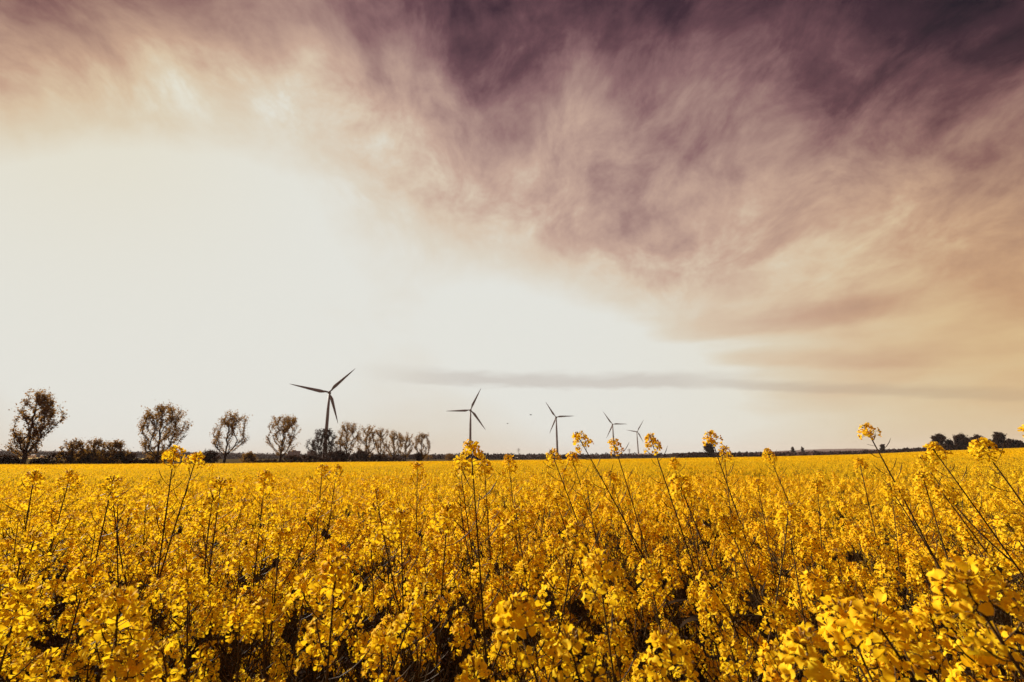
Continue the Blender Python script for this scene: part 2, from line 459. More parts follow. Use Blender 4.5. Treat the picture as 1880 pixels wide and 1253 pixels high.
def plant_parts(rng, H, hi=True, curve=None, branches=None, spread=1.0, pods=1.0):
    """stem mesh builder, list of raceme matrices, foliage builder. Stem grows from the origin; curve: list of points of the main stem"""
    st = MB(); lf = MB()
    segs = 12 if hi else 5
    if curve is None:
        b1, b2 = rng.uniform(-.05, .05), rng.uniform(-.05, .05)
        curve = []
        for i in range(segs + 1):
            u = i / segs
            curve.append(Vector((b1 * math.sin(u * 3) + (rng.uniform(-.003, .003) if i else 0), b2 * math.sin(u * 2.6) + (rng.uniform(-.003, .003) if i else 0), H * u)))
    n = len(curve) - 1
    def S(u):
        f = min(max(u, 0), 1) * n; i = min(int(f), n - 1); return curve[i].lerp(curve[i + 1], f - i)
    def T(u):
        f = min(int(min(max(u, 0), 1) * n), n - 1); return (curve[f + 1] - curve[f]).normalized()
    r0 = .0040 * H / 1.15
    st.tube(curve, [r0 * (1 - .72 * i / n) for i in range(n + 1)], 6 if hi else 3, 'stem')
    rac = [(curve[-1].copy(), T(1.0), rng.uniform(.95, 1.2))]
    nb = branches if branches is not None else rng.randint(4, 7)
    az0 = rng.uniform(0, 6.28)
    lines = [(S, T, 1.0, H, .74, .985)]
    for k in range(nb):
        u0 = rng.uniform(.32, .80); az = az0 + k * GA + rng.uniform(-.3, .3)
        L = H * (1 - u0) * rng.uniform(.62, .95)
        L = max(L, .14)
        tilt = rng.uniform(.45, .8) * spread
        t0 = T(u0); a, b, _ = frame(t0, spin=az)
        d = (t0 * math.cos(tilt) + a * math.sin(tilt)).normalized()
        p = S(u0); pts = [p.copy()]; ns = 7 if hi else 3
        for i in range(ns):
            p = p + d * (L / ns); pts.append(p.copy())
            d = (d + Vector((0, 0, 1)) * (1.25 / ns) * .55 + t0 * .12 / ns + Vector((rng.uniform(-.03, .03), rng.uniform(-.03, .03), 0))).normalized()
        st.tube(pts, [.0024 - .0011 * i / ns for i in range(ns + 1)], 5 if hi else 3, 'stem', cap=False)
        rac.append((pts[-1].copy(), (pts[-1] - pts[-2]).normalized(), rng.uniform(.72, 1.08)))
        def S2(u, P=pts):
            f = u * (len(P) - 1); i = min(int(f), len(P) - 2); return P[i].lerp(P[i + 1], f - i)
        def T2(u, P=pts):
            i = min(int(u * (len(P) - 1)), len(P) - 2); return (P[i + 1] - P[i]).normalized()
        lines.append((S2, T2, .8, L, .5, .95))
    # seed pods under the flowers
    for S_, T_, k, L, u0, u1 in lines:
        cnt = int((u1 - u0) * L / (.0115 if hi else .032) * pods)
        w0 = rng.uniform(0, 6.28)
        for i in range(cnt):
            u = u0 + (u1 - u0) * (i + rng.random() * .6) / max(1, cnt)
            a, b, _ = frame(T_(u), spin=w0 + i * GA)
            if rng.random() < .12 and hi:
                c = S_(u) + (a + T_(u) * .4).normalized() * .022
                st.tube([S_(u), c], [.0006, .0006], 3, 'stem', cap=False)
                continue
            pod(st, S_(u), (a + T_(u) * .35).normalized(), rng, rng.uniform(.034, .074) * k, .0009 if hi else .0012, 4 if hi else 2, 4 if hi else 3)
    # leaves low down
    for k in range(rng.randint(7, 10) if hi else 4):
        u = rng.uniform(.12, .66); a, b, t0 = frame(T(u), rng)
        L = rng.uniform(.10, .20) * (1.25 - u); Wd = L * rng.uniform(.09, .16)
        d = (a + t0 * rng.uniform(.1, .9)).normalized(); p = S(u)
        prev = None; ns = 4 if hi else 2
        rowp = []
        for i in range(ns + 1):
            q = i / ns; wd = Wd * math.sin(math.pi * (.15 + .85 * q) ** .8) if q < 1 else .001
            rowp.append((p - b * wd + t0 * wd * .3, p.copy(), p + b * wd + t0 * wd * .3))
            p = p + d * (L / ns); d = (d + Vector((0, 0, -1)) * rng.uniform(.1, .35)).normalized()
        pts = [q for r_ in rowp for q in r_]
        fs = []
        for i in range(ns):
            o = i * 3; fs += [(o, o + 1, o + 4, o + 3), (o + 1, o + 2, o + 5, o + 4)]
        lf.tris(pts, fs, 'leaf')
    mats = []
    for p, d, s in rac:
        q = d.to_track_quat('Z', 'Y').to_matrix().to_4x4()
        mats.append(Matrix.Translation(p) @ q @ Matrix.Rotation(rng.uniform(0, 6.28), 4, 'Z') @ Matrix.Scale(s, 4))
    return st, lf, mats

PLANT_GROUP = 'flowering rapeseed plants in the near part of the field'
def assemble(root, st_me, lf_me, mats, picks, smain=1.0):
    obj('stem', st_me, root)
    if lf_me: obj('leaves', lf_me, root)
    for i, (m, k) in enumerate(zip(mats, picks)):
        fl = obj('flower_cluster', HI_MESH[k][0], root)
        fl.matrix_local = m @ Matrix.Scale(smain, 4) if i == 0 else m
        obj('bud_cluster', HI_MESH[k][1], fl)

# --- plants that can be told apart: (head px, py, apparent width, stem passes px2, py2, branches, label)
HERO = [
 (320, 830, 34, 318, 893, 3, 'tall upright rapeseed head in front of the trees, taller of the pair at the left'),
 (361, 839, 32, 352, 880, 2, 'rapeseed head rising just above the field edge, right of the pair at the left'),
 (866, 838, 46, 874, 930, 3, 'broad rapeseed head standing in front of the foot of the second wind turbine'),
 (843, 850, 30, 852, 905, 2, 'small rapeseed head tucked left of the broad one under the second turbine'),
 (889, 853, 28, 893, 905, 2, 'small rapeseed head tucked right of the broad one under the second turbine'),
 (934, 850, 26, 940, 905, 2, 'slim rapeseed head at the field edge between the second and third turbines'),
 (1015, 838, 34, 1040, 905, 2, 'rapeseed head in front of the foot of the third wind turbine'),
 (1051, 842, 26, 1068, 900, 1, 'small rapeseed head low between two taller leaning stems by the third turbine'),
 (1064, 806, 32, 1112, 895, 1, 'tall rapeseed stem leaning left against the sky between the third and fourth turbines'),
 (1128, 817, 27, 1150, 895, 1, 'rapeseed head overlapping the tower of the fourth wind turbine'),
 (1195, 807, 30, 1220, 890, 1, 'tall leaning rapeseed stem just right of the fifth wind turbine'),
 (1236, 848, 22, 1246, 895, 1, 'short slim rapeseed head at the field edge, right of the fifth turbine'),
 (1304, 800, 30, 1330, 890, 2, 'tall rapeseed stem alone against the pale sky in front of a dark round tree'),
 (1411, 835, 24, 1432, 895, 1, 'small rapeseed head just touching the distant tree line left of the tallest stem'),
 (1590, 787, 34, 1632, 885, 1, 'tallest rapeseed stem at the right, its head high against the tan sky'),
 (1578, 848, 24, 1584, 900, 1, 'thin budding rapeseed stem beside the tallest stem at the right'),
 (1712, 824, 34, 1752, 890, 2, 'leaning rapeseed head in front of the first dark tree at the right'),
 (1801, 818, 38, 1846, 895, 2, 'leaning rapeseed head in front of the dark trees at the far right'),
 (1892, 793, 28, 1940, 880, 1, 'rapeseed head cut by the right edge of the picture, above the trees'),
 (766, 862, 28, 768, 960, 3, 'upright rapeseed stem with tall bare shaft left of the second turbine'),
 (592, 860, 26, 590, 930, 3, 'rapeseed head just below the bushes under the big wind turbine'),
 (618, 864, 24, 612, 930, 2, 'rapeseed head right of another one under the big wind turbine'),
 (62, 880, 34, 60, 960, 3, 'upright rapeseed plant near the left edge with a flat topped head'),
 (126, 884, 28, 116, 960, 2, 'slim rapeseed plant second from the left edge'),
 (205, 893, 36, 198, 965, 3, 'thick stemmed rapeseed plant at the left with a dark shaft'),
 (404, 900, 38, 400, 990, 3, 'upright rapeseed plant with a long straight dark stem left of centre'),
 (486, 884, 30, 484, 940, 3, 'leafy headed rapeseed plant below the gap between two lone trees'),
 (616, 1052, 70, 612, 1180, 3, 'round ball shaped rapeseed head left of centre in the foreground'),
 (736, 966, 48, 742, 1060, 4, 'flat crowned rapeseed head with a straight stem left of centre'),
 (822, 940, 46, 814, 1080, 3, 'tall rapeseed plant with several tiers of flowers at centre'),
 (948, 946, 44, 962, 1040, 4, 'broad rapeseed head at the centre of the field'),
 (1250, 895, 42, 1290, 1010, 3, 'large rapeseed head leaning left, right of centre'),
 (1192, 1050, 48, 1205, 1130, 2, 'flat rapeseed head facing the sky, right of centre in the foreground'),
 (1100, 1050, 64, 1112, 1150, 5, 'wide many flowered rapeseed plant right of centre in the foreground'),
 (1052, 1205, 92, 1075, 1290, 3, 'very large rapeseed head with an open bud rosette near the bottom edge'),
 (948, 1130, 84, 985, 1240, 3, 'large rapeseed head with broad petals near the bottom, just left of the bud rosette'),
 (1225, 1200, 84, 1240, 1290, 4, 'large rapeseed cluster near the bottom edge, right of the bud rosette'),
 (1775, 1080, 108, 1850, 1220, 3, 'nearest rapeseed head, large and soft focused, at the lower right'),
 (1480, 1190, 92, 1510, 1290, 4, 'very wide rapeseed cluster along the bottom edge at the right'),
 (1620, 1160, 88, 1700, 1290, 4, 'rapeseed cluster between the wide one and the soft focused one at the lower right'),
 (1500, 1070, 56, 1530, 1170, 4, 'mid sized rapeseed cluster above the wide ones at the lower right'),
 (1335, 960, 44, 1370, 1050, 3, 'rapeseed head leaning left in the middle of the right half'),
 (215, 1135, 74, 222, 1250, 3, 'rapeseed head with drooping petals near the lower left corner'),
 (160, 1052, 54, 145, 1150, 3, 'rapeseed head with a thick dark slanting stem at the left'),
 (345, 1075, 56, 355, 1190, 4, 'rapeseed head with a stiff dark stem in the left foreground'),
 (30, 1120, 66, 15, 1230, 3, 'rapeseed head at the left edge in the foreground'),
 (440, 1130, 52, 445, 1230, 3, 'rapeseed head with hanging star shaped flowers in the left foreground'),
 (60, 1000, 46, 45, 1090, 4, 'bushy rapeseed plant at the left edge of the middle ground'),
 (235, 1225, 80, 250, 1330, 3, 'rapeseed head cut by the bottom edge at the left'),
 (515, 985, 42, 512, 1090, 4, 'rapeseed plant with fine curved pods left of centre'),
 (700, 1195, 62, 705, 1290, 3, 'rapeseed cluster near the bottom edge left of centre'),
 (870, 1240, 70, 880, 1330, 3, 'rapeseed head cut by the bottom edge at the centre'),
 (1640, 905, 36, 1690, 1000, 3, 'rapeseed plant with slanting stem below the tallest one'),
 (1730, 905, 36, 1790, 1000, 3, 'slanting rapeseed plant in the right middle ground'),
 (1850, 960, 42, 1900, 1060, 4, 'slanting rapeseed plant close to the right edge'),
 (1835, 1190, 84, 1880, 1290, 4, 'rapeseed cluster in the lower right corner'),
]
occupied = []
rng0 = random.Random(5)
n_plants = 0
for hi_i, (px, py, w, px2, py2, nbr, label) in enumerate(HERO):
    rng = random.Random(900 + hi_i)
    depth = F * .054 / w
    r = ray(px, py); Hd = Vector((0, 0, EYE)) + r * depth
    r2 = ray(px2, py2); P2 = Vector((0, 0, EYE)) + r2 * (depth * 1.0)
    dd = (P2 - Hd); dd.y *= .4; dd.normalize()
    if dd.z > -.4: dd.z = -.4; dd.normalize()
    gz = ground(Hd.x, Hd.y)
    Htot = Hd.z - gz
    off = Vector((dd.x, dd.y, 0)) / abs(dd.z) * Htot
    B = Vector((Hd.x, Hd.y, gz)) + off * .72
    B.z = ground(B.x, B.y)
    # bezier from base (steep) to head
    top_t = -dd
    c1 = B + Vector((0, 0, Htot * .35)) - Vector((off.x, off.y, 0)) * .12
    c2 = Hd - top_t * Htot * .42
    curve = []
    for i in range(15):
        u = i / 14
        p = B * (1 - u) ** 3 + c1 * (3 * u * (1 - u) ** 2) + c2 * (3 * u * u * (1 - u)) + Hd * u ** 3
        curve.append(p - B)
    st, lf, mats = plant_parts(rng, Htot, True, curve, nbr, spread=.8 if py < 870 else 1.0, pods=.8)
    root = thing('rapeseed_plant', B, label, 'rapeseed plant', PLANT_GROUP)
    # the head sits centred on the target pixel
    m0 = mats[0] @ Matrix.Translation((0, 0, -.024)) @ Matrix.Scale(.86 if py < 870 else .95, 4)
    mats[0] = m0
    assemble(root, st.mesh('stem', True), lf.mesh('leaves', True), mats, [NS + rng.randrange(ND)] + [rng.randrange(NS + (ND if py > 900 else 0)) for _ in mats[1:]])
    occupied.append((B.x, B.y)); n_plants += 1

# --- the near crop, plant by plant
PROTO = []
for i in range(16):
    rng = random.Random(40 + i)
    H = 1.13 * rng.uniform(.9, 1.07)
    st, lf, mats = plant_parts(rng, H, True, None, rng.randint(5, 7))
    PROTO.append((H, st.mesh('stem', True), lf.mesh('leaves', True), mats, [NS + rng.randrange(ND) if i_ == 0 or rng.random() < .25 else rng.randrange(NS) for i_, _ in enumerate(mats)]))
def lean_at(x, y, rng):
    az = math.degrees(math.atan2(x, max(y, .01)))
    lx = -(.05 + .24 * min(1, max(0, (az + 12) / 50))) + rng.gauss(0, .07)
    ly = rng.gauss(-.02, .06)
    return lx, ly
def tilt_matrix(lx, ly, yaw):
    up = Vector((lx, ly, 1)).normalized()
    q = Vector((0, 0, 1)).rotation_difference(up)
    return q.to_matrix() @ Matrix.Rotation(yaw, 3, 'Z')
HALF = 54.0
rngp = random.Random(77)
cand = []
step = .200
for i in range(-60, 61):
    for j in range(0, 60):
        x = (i + rngp.uniform(-.46, .46)) * step; y = (j + rngp.uniform(-.46, .46)) * step + .05
        d = math.hypot(x, y)
        if y < .30 or d > 9: continue
        if abs(math.degrees(math.atan2(x, y - .0))) > HALF and d > 1.2: continue
        if abs(x) > 1.6 and d < 1.2: continue
        cand.append((d, x, y))
cand.sort()
near_list = []; NEAR_R = 0
for d, x, y in cand:
    if any((x - a) ** 2 + (y - b) ** 2 < .075 ** 2 for a, b in occupied): continue
    if d < .62: continue
    if len(near_list) + n_plants >= 300: NEAR_R = d; break
    near_list.append((x, y))
ZL = {('l', 0): 'one of many crowded rapeseed plants in the closest rows, lower left',
      ('c', 0): 'one of many crowded rapeseed plants in the closest rows, bottom centre',
      ('r', 0): 'one of many crowded rapeseed plants in the closest rows, lower right',
      ('l', 1): 'one of many crowded rapeseed plants a few steps away, left part of the field',
      ('c', 1): 'one of many crowded rapeseed plants a few steps away, centre part of the field',
      ('r', 1): 'one of many crowded rapeseed plants a few steps away, right part of the field'}
protos_used = {}
for x, y in near_list:
    rng = random.Random(int((x + 20) * 9173) + int(y * 7919))
    k = rng.randrange(len(PROTO)); H, sm, lm, mats, picks = PROTO[k]
    d = math.hypot(x, y)
    z = ground(x, y)
    want = EYE + canopy(x, y) - z + rng.gauss(0, .055) - (.05 if d < 1.3 else 0)
    s = want / H
    lx, ly = lean_at(x, y, rng)
    mt = tilt_matrix(lx, ly, rng.uniform(0, 6.28))
    zone = ('l' if x < -.33 * y else 'r' if x > .33 * y else 'c', 0 if d < 1.7 else 1)
    root = link(bpy.data.objects.new('rapeseed_plant', None))
    tag(root, ZL[zone], 'rapeseed plant', PLANT_GROUP)
    root.matrix_world = Matrix.Translation((x, y, z)) @ mt.to_4x4() @ Matrix.Scale(s, 4)
    if k not in protos_used:
        assemble(root, sm, lm, mats, picks)
        protos_used[k] = list(root.children)
    else:
        for ch in protos_used[k]:
            c = ch.copy(); link(c); c.parent = root
            for gch in ch.children:
                e = gch.copy(); link(e); e.parent = c

# --- the rest of the field: ONE object that scatters its own clumps
def thin_plant(seed, hi_racemes):
    rng = random.Random(seed); H = 1.13 * rng.uniform(.9, 1.07)
    st, lf, mats = plant_parts(rng, H, False, None, rng.randint(4, 7))
    out = MB(); out.add(st); out.add(lf)
    for m in mats:
        a, b = MID[rng.randrange(len(MID))]
        out.add(a, m); out.add(b, m)
    return out, H
def tuft(mb, c, rng, n, rad, s, mname='petal', fl=.5):
    for _ in range(n):
        w = rng.uniform(0, 6.28); rr = rad * math.sqrt(rng.random()); zz = rng.uniform(-1, 1) * rad * fl * 1.6
        p = Vector((c[0] + rr * math.cos(w), c[1] + rr * math.sin(w), c[2] + zz))
        nrm = Vector((rng.gauss(0, 1), rng.gauss(0, 1), rng.gauss(.35, 1)))
        if nrm.length < .05: continue
        a, b, n_ = frame(nrm, rng); k = s * rng.uniform(.7, 1.3)
        mb.poly([p - a * k * .5, p - b * k * .32, p + a * k * .55 + n_ * k * .15, p + b * k * .36], mname)
def patch_mid(seed):
    """one square metre of crop seen from 12 to 45 m"""
    rng = random.Random(seed); mb = MB()
    for _ in range(24):
        x, y = rng.uniform(-.55, .55), rng.uniform(-.55, .55); H = rng.gauss(1.13, .075)
        lx = -.1
        mb.tube([(x, y, .3), (x + lx * .7, y, H - .02)], [.004, .0025], 3, 'stem', cap=False)
        tuft(mb, (x + lx * .7, y, H + .02), rng, 16, .030, .021, 'petal', .8)
        for _ in range(rng.randint(3, 5)):
            w = rng.uniform(0, 6.28); r_ = rng.uniform(.05, .15); dz = rng.uniform(.03, .30)
            q = (x + lx * .7 + r_ * math.cos(w), y + r_ * math.sin(w), H - dz)
            mb.tube([(x, y, H - dz - .18), q], [.0025, .0018], 3, 'stem', cap=False)
            tuft(mb, q, rng, 13, .028, .021, 'petal', .8)
    for _ in range(26):
        p = Vector((rng.uniform(-.5, .5), rng.uniform(-.5, .5), rng.uniform(.3, .8))); a, b, _n = frame((rng.gauss(0, 1), rng.gauss(0, 1), 1), rng)
        mb.poly([p - a * .07, p - b * .03, p + a * .07, p + b * .03], 'leaf')
    return mb
def patch_far(seed):
    """three metres square of crop seen from beyond 45 m"""
    rng = random.Random(seed); mb = MB()
    for _ in range(900):
        p = Vector((rng.uniform(-1.7, 1.7), rng.uniform(-1.7, 1.7), 1.06 + rng.gauss(0, .085) - .10 * rng.random() ** 2))
        a, b, n_ = frame((rng.gauss(0, 1), rng.gauss(0, 1), rng.gauss(.3, 1)), rng); k = rng.uniform(.045, .10)
        mb.poly([p - a * k * .6, p - b * k * .5, p + a * k * .6, p + b * k * .5], 'petal_far')
    for _ in range(60):
        p = Vector((rng.uniform(-1.5, 1.5), rng.uniform(-1.5, 1.5), rng.uniform(.5, .95))); a, b, _n = frame((rng.gauss(0, 1), rng.gauss(0, 1), 1), rng)
        mb.poly([p - a * .16, p - b * .06, p + a * .16, p + b * .06], 'leaf')
    return mb
def build_field():
    protos = [thin_plant(600 + i, False) for i in range(10)]
    NP = len(protos)
    allm = MB(); pid = []
    for k, (mb, H) in enumerate(protos):
        a = len(allm.v); allm.add(mb); pid += [k] * (len(allm.v) - a)
    NM, NF = 6, 6
    for k in range(NM):
        a = len(allm.v); allm.add(patch_mid(700 + k)); pid += [NP + k] * (len(allm.v) - a)
    for k in range(NF):
        a = len(allm.v); allm.add(patch_far(800 + k)); pid += [NP + NM + k] * (len(allm.v) - a)
    K = NP + NM + NF
    nproto = len(allm.v)
    rot = []; scl = []
    pts = []
    rng = random.Random(31)
    def put(x, y, k, mt, s, z=None):
        pts.append((x, y, ground(x, y) if z is None else z)); pid.append(100 + k)
        e = mt.to_euler(); rot.append((e.x, e.y, e.z)); scl.append(s)
    # tier B: single plants out to 12 m
    st = .19; R1, R2 = 12.0, 46.0
    nI = int(R1 / st) + 2
    for i in range(-nI, nI + 1):
        for j in range(0, nI + 1):
            x = (i + rng.uniform(-.45, .45)) * st; y = (j + rng.uniform(-.45, .45)) * st
            d = math.hypot(x, y)
            if d < NEAR_R or d > R1 or y < .3: 
                if not (.9 < d < R1 and y > .2 and abs(math.degrees(math.atan2(x, y))) > HALF): continue
            if abs(math.degrees(math.atan2(x, y))) > 66: continue
            k = rng.randrange(NP); H = protos[k][1]
            z = ground(x, y); want = EYE + canopy(x, y) - z + rng.gauss(0, .07) + swell(x, y)
            if rng.random() < .035: want += rng.uniform(.05, .22)
            lx, ly = lean_at(x, y, rng)
            put(x, y, k, tilt_matrix(lx, ly, rng.uniform(0, 6.28)), want / H, z)
    # lower shoots between the near plants
    for i in range(-40, 41):
        for j in range(0, 40):
            x = (i + rng.uniform(-.45, .45)) * .33; y = (j + rng.uniform(-.45, .45)) * .33
            d = math.hypot(x, y)
            if d < .75 or d > NEAR_R + .3 or y < .3 or abs(math.degrees(math.atan2(x, y))) > HALF + 4: continue
            k = rng.randrange(NP); H = protos[k][1]; z = ground(x, y)
            lx, ly = lean_at(x, y, rng)
            put(x, y, k, tilt_matrix(lx, ly, rng.uniform(0, 6.28)), (EYE + canopy(x, y) - z - rng.uniform(.16, .36)) / H, z)
    # tier C
    n = 0
    nI = int(R2) + 1
    for i in range(-nI, nI + 1):
        for j in range(0, nI + 1):
            x = (i + rng.uniform(-.2, .2)) * 1.0; y = (j + rng.uniform(-.2, .2)) * 1.0
            d = math.hypot(x, y)
            if d < R1 - .3 or d > R2 or y < 1: continue
            if abs(math.degrees(math.atan2(x, y))) > 60: continue
            put(x, y, NP + rng.randrange(NM), Matrix.Rotation(rng.choice((0, math.pi)) + rng.uniform(-.4, .4), 3, 'Z'), rng.uniform(.94, 1.06) + swell(x, y))
    # tier D
    for i in range(-240, 241):
        for j in range(0, 132):
            x = (i + rng.uniform(-.15, .15)) * 3.0; y = (j + rng.uniform(-.15, .15)) * 3.0
            d = math.hypot(x, y)
            if d < R2 - 1 or y < 8: continue
            if abs(math.degrees(math.atan2(x, y))) > 57: continue
            if y > edge_depth(x, y): continue
            put(x, y, NP + NM + rng.randrange(NF), Matrix.Rotation(rng.uniform(0, 6.28), 3, 'Z'), rng.uniform(.96, 1.05) + swell(x * .5, y * .5))
    me = bpy.data.meshes.new('rapeseed_field')
    me.from_pydata(allm.v + pts, [], allm.f)
    for x in allm.slots: me.materials.append(M[x])
    me.polygons.foreach_set('material_index', allm.m)
    at_ = me.attributes.new('pid', 'INT', 'POINT'); at_.data.foreach_set('value', pid)
    ar = me.attributes.new('rot', 'FLOAT_VECTOR', 'POINT')
    full = np.zeros((len(me.vertices), 3), dtype=np.float32); full[nproto:] = rot
    ar.data.foreach_set('vector', full.ravel())
    asx = me.attributes.new('scl', 'FLOAT', 'POINT')
    fs = np.ones(len(me.vertices), dtype=np.float32); fs[nproto:] = scl
    asx.data.foreach_set('value', fs)
    me.update()
    print('field points', len(pts), 'proto verts', nproto)
    o = obj('rapeseed_field', me)
    tag(o, 'dense yellow flowering rapeseed crop covering the field behind the nearest plants as far as the tree line', 'rapeseed crop', kind='stuff')
    ng = bpy.data.node_groups.new('scatter', 'GeometryNodeTree')
    ng.interface.new_socket('Geometry', in_out='INPUT', socket_type='NodeSocketGeometry')
    ng.interface.new_socket('Geometry', in_out='OUTPUT', socket_type='NodeSocketGeometry')
    N = ng.nodes; L = ng.links
    gi = N.new('NodeGroupInput'); go = N.new('NodeGroupOutput')
    na = N.new('GeometryNodeInputNamedAttribute'); na.data_type = 'INT'; na.inputs['Name'].default_value = 'pid'
    nr = N.new('GeometryNodeInputNamedAttribute'); nr.data_type = 'FLOAT_VECTOR'; nr.inputs['Name'].default_value = 'rot'
    ns = N.new('GeometryNodeInputNamedAttribute'); ns.data_type = 'FLOAT'; ns.inputs['Name'].default_value = 'scl'
    e2r = N.new('FunctionNodeEulerToRotation'); L.new(nr.outputs[0], e2r.inputs[0])
    jn = N.new('GeometryNodeJoinGeometry')
    def sel(val):
        c = N.new('FunctionNodeCompare'); c.data_type = 'INT'; c.operation = 'EQUAL'
        L.new(na.outputs[0], c.inputs[2]); c.inputs[3].default_value = val
        s = N.new('GeometryNodeSeparateGeometry'); s.domain = 'POINT'
        L.new(gi.outputs[0], s.inputs[0]); L.new(c.outputs[0], s.inputs[1])
        return s.outputs[0]
    for k in range(K):
        m2p = N.new('GeometryNodeMeshToPoints'); L.new(sel(100 + k), m2p.inputs[0])
        iop = N.new('GeometryNodeInstanceOnPoints')
        L.new(m2p.outputs[0], iop.inputs['Points']); L.new(sel(k), iop.inputs['Instance'])
        L.new(e2r.outputs[0], iop.inputs['Rotation']); L.new(ns.outputs[0], iop.inputs['Scale'])
        L.new(iop.outputs[0], jn.inputs[0])
    L.new(jn.outputs[0], go.inputs[0])
    md = o.modifiers.new('scatter', 'NODES'); md.node_group = ng
build_field()

# ------------------------------------------------------------------ haze over the plain
def build_haze():
    m = bpy.data.materials.new('haze'); m.use_nodes = True; t = m.node_tree; t.nodes.clear()
    v = t.nodes.new('ShaderNodeVolumePrincipled'); o_ = t.nodes.new('ShaderNodeOutputMaterial')
    v.inputs['Color'].default_value = (.92, .82, .76, 1)
    v.inputs['Density'].default_value = 0.00006
    v.inputs['Anisotropy'].default_value = 0.0
    t.links.new(v.outputs[0], o_.inputs['Volume'])
    M['haze'] = m
    mb = MB(); mb.box((-8600, -8600, -45), (8600, 8600, 150), 'haze')
    tag(obj('haze', mb.mesh('haze')), 'thin warm haze lying over the whole plain', 'haze', kind='stuff')
build_haze()

